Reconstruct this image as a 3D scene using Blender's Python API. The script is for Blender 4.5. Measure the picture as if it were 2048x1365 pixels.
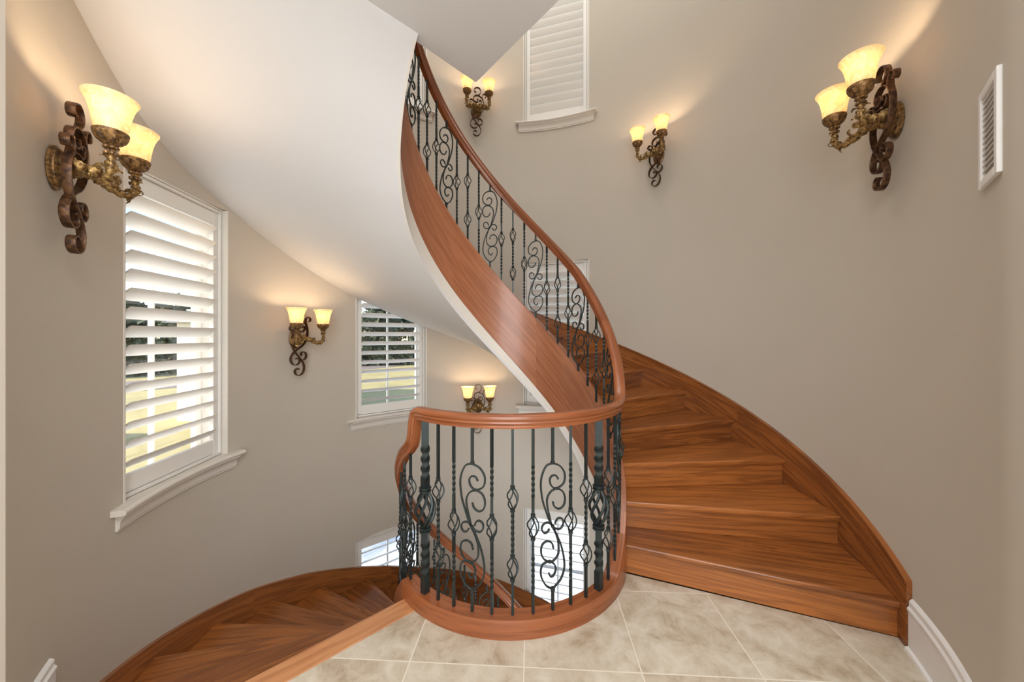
import bpy, math, random
from mathutils import Vector, Matrix
random.seed(7)
PI = math.pi
def R_(d): return math.radians(d)
for o in list(bpy.data.objects): bpy.data.objects.remove(o)
C = bpy.context.scene.collection
SC = bpy.context.scene

# ------------------------------------------------------------------ camera
cd = bpy.data.cameras.new('camera'); cam = bpy.data.objects.new('camera', cd); C.objects.link(cam)
cd.sensor_width = 36; cd.lens = 724.7/2048*36; cd.shift_y = -9.35/2048; cd.clip_start = .02; cd.clip_end = 500
cam.location = (-.005, -2.4697, 1.428); cam.rotation_euler = (PI/2, 0, -.0192)
SC.camera = cam
# ------------------------------------------------------------------ view, sky, sun, added interior fill lights
vs = SC.view_settings
vs.view_transform = 'Standard'; vs.look = 'None'; vs.gamma = 1; vs.exposure = 0.14; vs.use_curve_mapping = False
W = bpy.data.worlds.new('world'); SC.world = W; W.use_nodes = True
wn = W.node_tree.nodes; wl = W.node_tree.links
sky = wn.new('ShaderNodeTexSky'); sky.sky_type = 'NISHITA'; sky.sun_disc = False
sky.sun_elevation = R_(34); sky.sun_rotation = R_(-120); sky.air_density = 1.0; sky.dust_density = .6
wl.new(sky.outputs[0], wn['Background'].inputs[0]); wn['Background'].inputs[1].default_value = .34

def light(name, kind, loc, energy, color, rot=(0, 0, 0), size=None, size_y=None, radius=None):
    d = bpy.data.lights.new(name, kind); d.energy = energy; d.color = color
    if size: d.size = size
    if size_y: d.shape = 'RECTANGLE'; d.size_y = size_y
    if radius is not None: d.shadow_soft_size = radius
    o = bpy.data.objects.new(name, d); C.objects.link(o); o.location = loc; o.rotation_euler = rot
    return o
sun = light('sun', 'SUN', (-20, -10, 25), 5.0, (1, .93, .82)); sun.data.angle = R_(.6)
sun.rotation_euler = Vector((math.cos(R_(212))*math.cos(R_(34)), math.sin(R_(212))*math.cos(R_(34)), math.sin(R_(34)))).to_track_quat('Z', 'Y').to_euler()
light('tower_top_fill', 'AREA', (0.1, 0.2, 6.7), 68, (1, .97, .92), size=2.6)  # added area fill out of view, no known fixture at the tower top
light('hall_overhead_fill', 'AREA', (-.1, -3.0, 3.0), 66, (.97, .98, 1), size=1.6)  # added overhead fill behind the camera, not a known hall lamp
light('hall_rear_fill', 'AREA', (-.1, -4.3, 1.6), 80, (.92, .96, 1), rot=(PI/2, 0, 0), size=2.2, size_y=2.4)  # added broad fill facing the stairs, no window is built here
light('lower_hall_fill', 'AREA', (-.1, -2.6, -1.6), 95, (.92, .96, 1), rot=(PI/2, 0, 0), size=2.0, size_y=2.2)  # unseen fill added below the landing to brighten the lower stairwell
light('upper_hall_fill', 'AREA', (-.1, -4.2, 5.0), 22, (.95, .97, 1), rot=(PI/2, 0, 0), size=2.2, size_y=2.2)  # weak unseen fill added for the upper part of the tower

# ------------------------------------------------------------------ materials
def mat(name):
    m = bpy.data.materials.new(name); m.use_nodes = True
    return m, m.node_tree.nodes, m.node_tree.links, m.node_tree.nodes['Principled BSDF']
def simple(name, col, rough=.6, metal=0, noise=0, nscale=8, bump=0, bscale=60, spec=.5, coat=0):
    m, n, l, b = mat(name)
    b.inputs['Base Color'].default_value = (*col, 1); b.inputs['Roughness'].default_value = rough
    b.inputs['Metallic'].default_value = metal; b.inputs['Specular IOR Level'].default_value = spec
    b.inputs['Coat Weight'].default_value = coat
    tc = n.new('ShaderNodeTexCoord')
    if noise:
        t = n.new('ShaderNodeTexNoise'); t.inputs['Scale'].default_value = nscale; t.inputs['Detail'].default_value = 5
        l.new(tc.outputs['Object'], t.inputs['Vector'])
        r = n.new('ShaderNodeMapRange'); r.inputs[3].default_value = 1-noise; r.inputs[4].default_value = 1+noise
        l.new(t.outputs['Fac'], r.inputs[0])
        mx = n.new('ShaderNodeVectorMath'); mx.operation = 'SCALE'; mx.inputs[0].default_value = col
        l.new(r.outputs[0], mx.inputs['Scale']); l.new(mx.outputs[0], b.inputs['Base Color'])
    if bump:
        t = n.new('ShaderNodeTexNoise'); t.inputs['Scale'].default_value = bscale; t.inputs['Detail'].default_value = 3
        l.new(tc.outputs['Object'], t.inputs['Vector'])
        bp = n.new('ShaderNodeBump'); bp.inputs['Strength'].default_value = bump; bp.inputs['Distance'].default_value = .005
        l.new(t.outputs['Fac'], bp.inputs['Height']); l.new(bp.outputs[0], b.inputs['Normal'])
    return m
def ramp(n, pts):
    r = n.new('ShaderNodeValToRGB'); e = r.color_ramp.elements
    while len(e) < len(pts): e.new(.5)
    for k, (p, c) in enumerate(pts): e[k].position = p; e[k].color = (*c, 1)
    return r
def wood(name, light_c, dark_c, rough=.33, seg=1.5):
    m, n, l, b = mat(name)
    uv = n.new('ShaderNodeUVMap'); sep = n.new('ShaderNodeSeparateXYZ'); l.new(uv.outputs[0], sep.inputs[0])
    dv = n.new('ShaderNodeMath'); dv.operation = 'DIVIDE'; dv.inputs[1].default_value = seg; l.new(sep.outputs[0], dv.inputs[0])
    fl = n.new('ShaderNodeMath'); fl.operation = 'FLOOR'; l.new(dv.outputs[0], fl.inputs[0])
    wnz = n.new('ShaderNodeTexWhiteNoise'); wnz.noise_dimensions = '1D'; l.new(fl.outputs[0], wnz.inputs['W'])
    off = n.new('ShaderNodeMath'); off.operation = 'MULTIPLY'; off.inputs[1].default_value = 37; l.new(wnz.outputs[0], off.inputs[0])
    cx = n.new('ShaderNodeCombineXYZ'); 
    sx = n.new('ShaderNodeMath'); sx.operation = 'MULTIPLY'; sx.inputs[1].default_value = .9; l.new(sep.outputs[0], sx.inputs[0])
    sy = n.new('ShaderNodeMath'); sy.operation = 'MULTIPLY'; sy.inputs[1].default_value = 13; l.new(sep.outputs[1], sy.inputs[0])
    l.new(sx.outputs[0], cx.inputs[0]); l.new(sy.outputs[0], cx.inputs[1]); l.new(off.outputs[0], cx.inputs[2])
    t1 = n.new('ShaderNodeTexNoise'); t1.inputs['Scale'].default_value = 1.1; t1.inputs['Detail'].default_value = 3; t1.inputs['Distortion'].default_value = .9
    l.new(cx.outputs[0], t1.inputs['Vector'])
    c2 = n.new('ShaderNodeVectorMath'); c2.operation = 'MULTIPLY'; c2.inputs[1].default_value = (1.6, 9, 1); l.new(cx.outputs[0], c2.inputs[0])
    t2 = n.new('ShaderNodeTexNoise'); t2.inputs['Scale'].default_value = 2; t2.inputs['Detail'].default_value = 6; t2.inputs['Roughness'].default_value = .7
    l.new(c2.outputs[0], t2.inputs['Vector'])
    wv = n.new('ShaderNodeMath'); wv.operation = 'MULTIPLY'; wv.inputs[1].default_value = 26; l.new(t1.outputs['Fac'], wv.inputs[0])
    sn = n.new('ShaderNodeMath'); sn.operation = 'SINE'; l.new(wv.outputs[0], sn.inputs[0])
    a = n.new('ShaderNodeMath'); a.operation = 'MULTIPLY_ADD'; a.inputs[1].default_value = .13; a.inputs[2].default_value = 0; l.new(sn.outputs[0], a.inputs[0])
    s = n.new('ShaderNodeMath'); s.operation = 'ADD'; l.new(a.outputs[0], s.inputs[0])
    h = n.new('ShaderNodeMath'); h.operation = 'MULTIPLY_ADD'; h.inputs[1].default_value = .75; h.inputs[2].default_value = .12; l.new(t2.outputs['Fac'], h.inputs[0])
    l.new(h.outputs[0], s.inputs[1])
    w2 = n.new('ShaderNodeMath'); w2.operation = 'MULTIPLY_ADD'; w2.inputs[1].default_value = .22; l.new(wnz.outputs[0], w2.inputs[0]); l.new(s.outputs[0], w2.inputs[2])
    r = ramp(n, [(.3, dark_c), (.85, light_c)]); l.new(w2.outputs[0], r.inputs[0])
    l.new(r.outputs[0], b.inputs['Base Color'])
    b.inputs['Roughness'].default_value = rough; b.inputs['Coat Weight'].default_value = .25; b.inputs['Coat Roughness'].default_value = .18
    bp = n.new('ShaderNodeBump'); bp.inputs['Strength'].default_value = .08; bp.inputs['Distance'].default_value = .002
    l.new(t2.outputs['Fac'], bp.inputs['Height']); l.new(bp.outputs[0], b.inputs['Normal'])
    return m
M = {}
M['wall'] = simple('wall_paint', (.54, .49, .42), .75, noise=.03, nscale=2, bump=.03, bscale=180)
M['white'] = simple('ceiling_paint', (.68, .68, .685), .8, noise=.015, nscale=1.5)
M['trim'] = simple('trim_paint', (.72, .68, .62), .42)
M['shut'] = simple('shutter_paint', (.80, .78, .74), .4)
M['wood'] = wood('mahogany_wood', (.40, .135, .030), (.13, .038, .009))
M['woodrail'] = wood('handrail_wood', (.31, .098, .034), (.16, .044, .015), .26)
M['woodface'] = wood('stringer_wood', (.40, .150, .070), (.22, .070, .028), .3, seg=1.62)
M['board'] = wood('nosing_wood_lit', (.56, .26, .11), (.33, .12, .045))  # same mahogany, lightened: the light falling on the nosing is in the colour
M['iron'] = simple('wrought_iron', (.034, .045, .045), .4, .6, noise=.25, nscale=30, bump=.1, bscale=120)
M['pane'] = None
m, n, l, b = mat('window_glass')
b.inputs['Base Color'].default_value = (.92, .98, .96, 1); b.inputs['Roughness'].default_value = 0
tr = n.new('ShaderNodeBsdfTransparent'); gl = n.new('ShaderNodeBsdfGlossy'); gl.inputs['Roughness'].default_value = .02
mx = n.new('ShaderNodeMixShader'); mx.inputs[0].default_value = .04; l.new(tr.outputs[0], mx.inputs[1]); l.new(gl.outputs[0], mx.inputs[2])
l.new(mx.outputs[0], n['Material Output'].inputs[0]); M['pane'] = m
def antique(name, hi, lo, scale, metal=.55, rough=.42):
    m, n, l, b = mat(name)
    tc = n.new('ShaderNodeTexCoord'); t = n.new('ShaderNodeTexNoise'); t.inputs['Scale'].default_value = scale; t.inputs['Detail'].default_value = 6; t.inputs['Roughness'].default_value = .65
    l.new(tc.outputs['Object'], t.inputs['Vector']); r = ramp(n, [(.38, lo), (.62, hi)]); l.new(t.outputs['Fac'], r.inputs[0])
    l.new(r.outputs[0], b.inputs['Base Color']); b.inputs['Metallic'].default_value = metal; b.inputs['Roughness'].default_value = rough
    bp = n.new('ShaderNodeBump'); bp.inputs['Strength'].default_value = .35; bp.inputs['Distance'].default_value = .003
    l.new(t.outputs['Fac'], bp.inputs['Height']); l.new(bp.outputs[0], b.inputs['Normal'])
    return m
M['bronze'] = antique('dark_bronze', (.16, .075, .03), (.035, .016, .011), 45)
M['cup'] = antique('cup_bronze', (.36, .20, .07), (.06, .03, .015), 70)
M['gold'] = antique('antique_gold', (.46, .29, .10), (.10, .05, .02), 90)
# alabaster shade: light from the bulb inside passes through it
m, n, l, b = mat('alabaster_glass')
tc = n.new('ShaderNodeTexCoord'); t = n.new('ShaderNodeTexNoise'); t.inputs['Scale'].default_value = 38; t.inputs['Detail'].default_value = 6; t.inputs['Distortion'].default_value = 1.5
l.new(tc.outputs['Object'], t.inputs['Vector']); r = ramp(n, [(.35, (.86, .68, .42)), (.65, (1, .88, .66))]); l.new(t.outputs['Fac'], r.inputs[0])
trl = n.new('ShaderNodeBsdfTranslucent'); l.new(r.outputs[0], trl.inputs[0]); df = n.new('ShaderNodeBsdfPrincipled'); l.new(r.outputs[0], df.inputs['Base Color']); df.inputs['Roughness'].default_value = .25
l.new(r.outputs[0], df.inputs['Emission Color']); df.inputs['Emission Strength'].default_value = .12
mx = n.new('ShaderNodeMixShader'); mx.inputs[0].default_value = .5; l.new(df.outputs[0], mx.inputs[1]); l.new(trl.outputs[0], mx.inputs[2]); l.new(mx.outputs[0], n['Material Output'].inputs[0])
M['shade'] = m
m, n, l, b = mat('bulb_glow'); b.inputs['Emission Color'].default_value = (1, .78, .5, 1); b.inputs['Emission Strength'].default_value = 6; M['bulb'] = m
# travertine tile
m, n, l, b = mat('travertine_tile')
tc = n.new('ShaderNodeTexCoord'); mp = n.new('ShaderNodeMapping'); l.new(tc.outputs['Object'], mp.inputs[0])
TA = -4.2; ts = .5
mp.vector_type = 'TEXTURE'; mp.inputs['Location'].default_value = (.575, -.945, 0); mp.inputs['Rotation'].default_value = (0, 0, R_(TA)); mp.inputs['Scale'].default_value = (ts, ts, ts)
br = n.new('ShaderNodeTexBrick'); br.offset = 0; br.inputs['Scale'].default_value = 1; br.inputs['Brick Width'].default_value = 1; br.inputs['Row Height'].default_value = 1
br.inputs['Mortar Size'].default_value = .006; br.inputs['Mortar Smooth'].default_value = .1; br.inputs['Color1'].default_value = (0, 0, 0, 1); br.inputs['Color2'].default_value = (1, 1, 1, 1)
l.new(mp.outputs[0], br.inputs['Vector'])
n1 = n.new('ShaderNodeTexNoise'); n1.inputs['Scale'].default_value = 3.4; n1.inputs['Detail'].default_value = 10; n1.inputs['Roughness'].default_value = .68; n1.inputs['Distortion'].default_value = .4
va = n.new('ShaderNodeVectorMath'); va.operation = 'ADD'; l.new(mp.outputs[0], va.inputs[0])
vf = n.new('ShaderNodeVectorMath'); vf.operation = 'SCALE'; vf.inputs['Scale'].default_value = 9; l.new(br.outputs['Color'], vf.inputs[0]); l.new(vf.outputs[0], va.inputs[1])
l.new(va.outputs[0], n1.inputs['Vector'])
r = ramp(n, [(.34, (.37, .29, .20)), (.46, (.50, .425, .325)), (.62, (.60, .54, .445))]); l.new(n1.outputs['Fac'], r.inputs[0])
mix = n.new('ShaderNodeMixRGB'); l.new(br.outputs['Fac'], mix.inputs[0]); l.new(r.outputs[0], mix.inputs[1]); mix.inputs[2].default_value = (.70, .64, .54, 1)
l.new(mix.outputs[0], b.inputs['Base Color']); b.inputs['Roughness'].default_value = .42
bp = n.new('ShaderNodeBump'); bp.inputs['Strength'].default_value = .25; bp.inputs['Distance'].default_value = .004; bp.invert = True; l.new(br.outputs['Fac'], bp.inputs['Height']); l.new(bp.outputs[0], b.inputs['Normal'])
M['tile'] = m
M['vent'] = simple('vent_enamel', (.78, .77, .76), .4)
M['dark'] = simple('duct_dark', (.05, .05, .05), .8)
M['leaf'] = simple('tree_leaf', (.095, .115, .060), .7, noise=.5, nscale=.8)
M['palm'] = simple('palm_leaf', (.16, .24, .06), .5, noise=.3, nscale=3)
M['bark'] = simple('tree_bark', (.12, .09, .07), .9, noise=.3, nscale=5)
M['grass'] = simple('dry_lawn', (.52, .42, .17), .9, noise=.35, nscale=.35)
M['patio'] = simple('pale_patio', (.80, .78, .74), .7, noise=.08, nscale=2)
M['road'] = simple('asphalt', (.30, .24, .21), .9, noise=.2, nscale=.5)
M['stucco'] = simple('white_stucco', (.82, .79, .72), .8, noise=.03, nscale=3)
M['roof'] = simple('roof_shingle', (.25, .22, .2), .8, noise=.2, nscale=4)
M['winglass'] = simple('dark_window', (.05, .06, .08), .1)
M['car'] = simple('car_paint', (.10, .11, .13), .25, .4)

# ------------------------------------------------------------------ mesh helpers
class MB:
    def __init__(s): s.v = []; s.f = []; s.uv = []
    def face(s, idx, uvs=None): s.f.append(idx); s.uv.append(uvs or [(0, 0)]*len(idx))
    def poly(s, pts, uvs=None):
        k = len(s.v); s.v += [tuple(p) for p in pts]; s.face(list(range(k, k+len(pts))), uvs)
    def grid(s, rows, us=None, vs=None, closed=False, caps=True):
        """rows: list of rings (lists of points). ring closed if closed"""
        k = len(s.v); m_ = len(rows[0]); nr = len(rows)
        for r in rows: s.v += [tuple(p) for p in r]
        us = us or list(range(nr)); 
        if vs is None: vs = [j*.02 for j in range(m_+1)]
        for i in range(nr-1):
            for j in range(m_ if closed else m_-1):
                j2 = (j+1) % m_
                s.face([k+i*m_+j, k+i*m_+j2, k+(i+1)*m_+j2, k+(i+1)*m_+j], [(us[i], vs[j]), (us[i], vs[j+1]), (us[i+1], vs[j+1]), (us[i+1], vs[j])])
        if closed and caps:
            s.face([k+j for j in range(m_)][::-1], [(us[0]+.3, vs[j]) for j in range(m_)][::-1]); q = k+(nr-1)*m_
            s.face([q+j for j in range(m_)], [(us[-1], vs[j]) for j in range(m_)])
    def box(s, c, d, mt=None, u0=0):
        x, y, z = d[0]/2, d[1]/2, d[2]/2
        P = [Vector((a*x, b_*y, g*z)) for a in (-1, 1) for b_ in (-1, 1) for g in (-1, 1)]
        if mt is not None: P = [mt @ p for p in P]
        P = [p+Vector(c) for p in P]; k = len(s.v); s.v += [tuple(p) for p in P]
        ax = sorted(range(3), key=lambda i: -d[i])
        raw = [(a*x, b_*y, g*z) for a in (-1, 1) for b_ in (-1, 1) for g in (-1, 1)]
        for q in ((0, 1, 3, 2), (4, 6, 7, 5), (0, 4, 5, 1), (2, 3, 7, 6), (0, 2, 6, 4), (1, 5, 7, 3)):
            s.face([k+i for i in q], [(u0+raw[i][ax[0]]+d[ax[0]]/2, raw[i][ax[1]]+raw[i][ax[2]]) for i in q])
    def prism(s, pts, z0, z1, uvf=None):
        """pts: 2D polygon CCW"""
        k = len(s.v); n_ = len(pts)
        s.v += [(p[0], p[1], z0) for p in pts]+[(p[0], p[1], z1) for p in pts]
        uf = uvf or (lambda p, z: (p[0], p[1]+z))
        s.face([k+i for i in range(n_)][::-1], [uf(p, z0) for p in pts][::-1])
        s.face([k+n_+i for i in range(n_)], [uf(p, z1) for p in pts])
        for i in range(n_):
            j = (i+1) % n_
            s.face([k+i, k+j, k+n_+j, k+n_+i], [uf(pts[i], z0), uf(pts[j], z0), uf(pts[j], z1), uf(pts[i], z1)])
    def tube(s, path, rad, seg=8, square=False, flat=None, side=None, u0=0):
        """path list of Vector; rad float or list; flat=(a,b) for a rectangular ribbon with side axis 'side'"""
        path = [Vector(p) for p in path]; rows = []; us = [u0]
        prev = None
        for i, p in enumerate(path):
            t = (path[min(i+1, len(path)-1)]-path[max(i-1, 0)])
            t = t.normalized() if t.length > 1e-9 else Vector((0, 0, 1))
            if side is not None: a = Vector(side); b_ = t.cross(a).normalized(); a = b_.cross(t).normalized()
            else:
                if prev is None: prev = Vector((0, 1, 0)) if abs(t.y) < .9 else Vector((1, 0, 0))
                a = (prev-t*prev.dot(t)).normalized(); b_ = t.cross(a); prev = a
            r = rad[i] if isinstance(rad, (list, tuple)) else rad
            if flat:
                fa, fb = flat; sc = r
                prof = [(-fa*.5, -fb*.35), (-fa*.4, -fb*.5), (fa*.4, -fb*.5), (fa*.5, -fb*.35), (fa*.5, fb*.35), (fa*.4, fb*.5), (-fa*.4, fb*.5), (-fa*.5, fb*.35)]
                rows.append([p+a*(x*sc)+b_*(y*sc) for x, y in prof])
            else:
                rows.append([p+a*(r*math.cos(2*PI*j/seg))+b_*(r*math.sin(2*PI*j/seg)) for j in range(seg)])
            if i: us.append(us[-1]+(p-path[i-1]).length)
        s.grid(rows, us, closed=True)
    def lathe(s, prof, c=(0, 0, 0), seg=20, sy=1, mod=None):
        rows = []
        for r, z in prof:
            rows.append([(c[0]+r*(mod(j/seg, z) if mod else 1)*math.cos(2*PI*j/seg), c[1]+r*(mod(j/seg, z) if mod else 1)*math.sin(2*PI*j/seg)*sy, c[2]+z) for j in range(seg)])
        s.grid(rows, closed=True)
    def build(s, name, m, parent=None, loc=None, smooth=35, bevel=0, local=False, fix=True):
        L = Vector(parent.location) if parent is not None and not local else Vector((0, 0, 0))
        off = Vector(loc) if loc is not None else Vector((0, 0, 0))
        me = bpy.data.meshes.new(name)
        me.from_pydata([tuple(Vector(p)-L-off) if not local else p for p in s.v], [], s.f)
        ul = me.uv_layers.new(name='UVMap'); flat = [c for f in s.uv for uv in f for c in uv]; ul.data.foreach_set('uv', flat)
        me.materials.append(m)
        if fix:
            import bmesh
            bm = bmesh.new(); bm.from_mesh(me); bmesh.ops.recalc_face_normals(bm, faces=bm.faces); bm.to_mesh(me); bm.free()
        if smooth:
            me.polygons.foreach_set('use_smooth', [True]*len(me.polygons)); me.set_sharp_from_angle(angle=R_(smooth))
        me.update(); o = bpy.data.objects.new(name, me); C.objects.link(o)
        if parent is not None: o.parent = parent
        if loc is not None: o.location = off
        if bevel:
            bv = o.modifiers.new('bevel', 'BEVEL'); bv.width = bevel; bv.segments = 2; bv.limit_method = 'ANGLE'; bv.angle_limit = R_(40)
        return o
def empty(name, loc, label=None, cat=None, group=None, rot=0):
    o = bpy.data.objects.new(name, None); C.objects.link(o); o.location = loc; o.rotation_euler = (0, 0, rot); o.empty_display_size = .1
    if label: o['label'] = label
    if cat: o['category'] = cat
    if group: o['group'] = group
    return o
def struct(o, label=None):
    o['kind'] = 'structure'
    if label: o['label'] = label
    return o
def interp(tab, x):
    if x <= tab[0][0]: a, b_ = tab[0], tab[1]
    elif x >= tab[-1][0]: a, b_ = tab[-2], tab[-1]
    else:
        for i in range(len(tab)-1):
            if tab[i][0] <= x <= tab[i+1][0]: a, b_ = tab[i], tab[i+1]; break
    return a[1]+(b_[1]-a[1])*(x-a[0])/(b_[0]-a[0])
def smoothpath(pts, n_=6):
    """Catmull-Rom through points of any dimension"""
    out = []; P = [pts[0]]+list(pts)+[pts[-1]]
    for i in range(1, len(P)-2):
        for k in range(n_):
            t = k/n_; p0, p1, p2, p3 = P[i-1:i+3]
            out.append(tuple(.5*((2*b_)+(-a+c)*t+(2*a-5*b_+4*c-d)*t*t+(-a+3*b_-3*c+d)*t**3) for a, b_, c, d in zip(p0, p1, p2, p3)))
    out.append(tuple(pts[-1])); return out

# ------------------------------------------------------------------ dimensions
RW = 2.036                      # wall radius
EC = (.03, -.02)                # centre of the open eye
RB = .71                        # baluster line
A0, DA, H = -23.74, 13.34, .18  # rising flight
B0, DB, HL = 218.6, 13.78, .19  # descending flight
def pit(a): return H+.0135*(a-A0)
def pil(a): return -HL*(B0-a)/DB
def P3(r, a, z, c=(0, 0)): return Vector((c[0]+r*math.cos(R_(a)), c[1]+r*math.sin(R_(a)), z))
def frange(a, b_, n_): return [a+(b_-a)*i/n_ for i in range(n_+1)]
def ring(mb, c, angs, prof, u0=0, ravg=None):
    """prof(a)-> list of (r,z) closed section"""
    rows = []; us = [u0]
    for i, a in enumerate(angs):
        pr = prof(a); rows.append([P3(r, a, z, c) for r, z in pr])
        if i:
            us.append(us[-1]+(rows[i][0]-rows[i-1][0]).length)
    pr = prof(angs[len(angs)//2]); vs_ = [0]
    for j in range(len(pr)):
        q = pr[(j+1) % len(pr)]; vs_.append(vs_[-1]+math.hypot(q[0]-pr[j][0], q[1]-pr[j][1]))
    mb.grid(rows, us, vs_, closed=True)
def rin(a, off=0, rc=.745):
    """distance from tower axis to eye circle rc along azimuth a"""
    d = Vector((math.cos(R_(a)), math.sin(R_(a)))); n_ = Vector((-d.y, d.x))*off; o = Vector(EC)-n_
    t = d.dot(o); q = rc*rc-(o.length_squared-t*t)
    return t+math.sqrt(q)

# ------------------------------------------------------------------ round wall with window openings
AW0, AW1 = -52, 220.3
HW = 11.39
wins = {'A': 185.35, 'B': 128.35, 'C': 72.38}
zr = {'low': (-2.30, -.705), 'mid': (.574, 2.342), 'up': (4.075, 6.0)}
opens = [('A', 'mid'), ('B', 'mid'), ('C', 'mid'), ('B', 'low'), ('C', 'low'), ('B', 'up'), ('C', 'up')]
WT = .24
def rw(a):     # the round wall eases outwards where it opens to the hall on the right
    t = max(0, min(1, (-46-a)/6)); return RW+.036*t*t*(3-2*t)
def outer_ang(ctr, sgn):
    return ctr+sgn*math.degrees(math.asin(RW*math.sin(R_(HW))/(RW+WT)))
cols = []                      # (inner angle, outer angle)
keys = sorted([(v-HW, outer_ang(v, -1), v+HW, outer_ang(v, 1), k) for k, v in wins.items()])
cur = (AW0, AW0)
segs = []                      # (a0,o0,a1,o1,key)
for i0, o0, i1, o1, k in keys:
    segs.append((cur[0], cur[1], i0, o0, None)); segs.append((i0, o0, i1, o1, k)); cur = (i1, o1)
segs.append((cur[0], cur[1], AW1, AW1, None))
zs = sorted({-3.6, 6.8} | {z for v in zr.values() for z in v})
mb = MB()
ROUT = RW+WT
for a0, o0, a1, o1, key in segs:
    nn = max(2, int((a1-a0)/1.8))
    ai = frange(a0, a1, nn); ao = frange(o0, o1, nn)
    for zi in range(len(zs)-1):
        z0, z1 = zs[zi], zs[zi+1]
        hole = key and any(o[0] == key and zr[o[1]] == (z0, z1) for o in opens)
        for j in range(nn):
            if not hole:
                mb.poly([P3(rw(ai[j]), ai[j], z0), P3(rw(ai[j+1]), ai[j+1], z0), P3(rw(ai[j+1]), ai[j+1], z1), P3(rw(ai[j]), ai[j], z1)][::-1])
                mb.poly([P3(ROUT, ao[j], z0), P3(ROUT, ao[j+1], z0), P3(ROUT, ao[j+1], z1), P3(ROUT, ao[j], z1)])
            else:
                for z in (z0, z1):
                    mb.poly([P3(RW, ai[j], z), P3(RW, ai[j+1], z), P3(ROUT, ao[j+1], z), P3(ROUT, ao[j], z)])
        if hole:
            for a, o_ in ((a0, o0), (a1, o1)):
                mb.poly([P3(RW, a, z0), P3(ROUT, o_, z0), P3(ROUT, o_, z1), P3(RW, a, z1)])
for a in (AW0, AW1): mb.poly([P3(rw(a), a, -3.6), P3(ROUT, a, -3.6), P3(ROUT, a, 6.8), P3(rw(a), a, 6.8)])
import bmesh
wo = mb.build('wall_round', M['wall'], smooth=0, fix=False)
bm = bmesh.new(); bm.from_mesh(wo.data); bmesh.ops.remove_doubles(bm, verts=bm.verts, dist=.0005); bmesh.ops.recalc_face_normals(bm, faces=bm.faces); bm.to_mesh(wo.data); bm.free()
wo.data.polygons.foreach_set('use_smooth', [True]*len(wo.data.polygons)); wo.data.set_sharp_from_angle(angle=R_(30))
struct(wo, 'curved beige plaster wall of the stair tower')
# hall walls behind
xr, yr_ = rw(AW0)*math.cos(R_(AW0)), rw(AW0)*math.sin(R_(AW0)); xl, yl = RW*math.cos(R_(AW1)), RW*math.sin(R_(AW1))
mb = MB(); mb.box((xr+.12, (yr_-4.5)/2, 1.6), (.24, 4.5+yr_, 10.4)); struct(mb.build('wall_right', M['wall'], smooth=0))
mb = MB(); mb.box((xl-.12, (yl-4.5)/2, 1.6), (.24, 4.5+yl, 10.4)); struct(mb.build('wall_left', M['wall'], smooth=0))
mb = MB(); mb.box(((xr+xl)/2, -4.62, 1.6), (xr-xl+.48, .24, 10.4)); struct(mb.build('wall_back', M['wall'], smooth=0))

# landing floor (tile) with round notch
d139 = Vector((math.cos(R_(-138.74)), math.sin(R_(-138.74)))); nb = Vector((-d139.y, d139.x))*.122   # offset into landing
if nb.y > 0: pass
def lp(r, off): return d139*r+Vector((-d139.y, d139.x))*off
pts = []
rc = .735
# from first riser at right, clockwise (towards hall) on outer wall
for a in frange(-23.0, AW0, 12): pts.append((RW*math.cos(R_(a)), RW*math.sin(R_(a))))
pts += [(xr, -4.5), (xl, -4.5), (xl, yl-.0)]
t_ = lp(1.98, .122); pts.append((t_.x, t_.y))
t_ = lp(.70, .122); pts.append((t_.x, t_.y))
for a in frange(-130, -22, 40): pts.append((EC[0]+.70*math.cos(R_(a)), EC[1]+.70*math.sin(R_(a))))
mb = MB(); mb.prism(pts, -.40, 0); fo = mb.build('floor', M['tile'], smooth=0); struct(fo, 'travertine tile landing floor')
mb = MB(); mb.prism([(2.3*math.cos(R_(a)), 2.3*math.sin(R_(a))) for a in range(0, 360, 6)], -3.6, -3.42); mb.box((-.15, -3.2, -3.51), (3, 2.9, .18))
struct(mb.build('floor', M['tile'], smooth=0), 'ground storey floor at the foot of the stairs')
# upper landing slab / ceiling above the landing
AP = Vector((-.19, -.160))
e1 = P3(RW+.02, -134.6, 0)
pts = [(AP.x, AP.y), (e1.x, e1.y)]
for a in frange(-136, AW1-360, 3): pts.append((RW*math.cos(R_(a)), RW*math.sin(R_(a))))
pts += [(xl, -4.5), (xr, -4.5), (xr, -2.05)]
mb = MB(); mb.prism(pts, 3.045, 3.42); struct(mb.build('ceiling', M['white'], smooth=0), 'flat white underside of the upper landing')
mb = MB(); mb.prism([(2.3*math.cos(R_(a)), 2.3*math.sin(R_(a))) for a in range(0, 360, 6)], 6.8, 7.0); mb.box((-.15, -3.2, 6.9), (3.3, 2.9, .2)); struct(mb.build('ceiling', M['white'], smooth=0), 'top ceiling of the stair tower')

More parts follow.
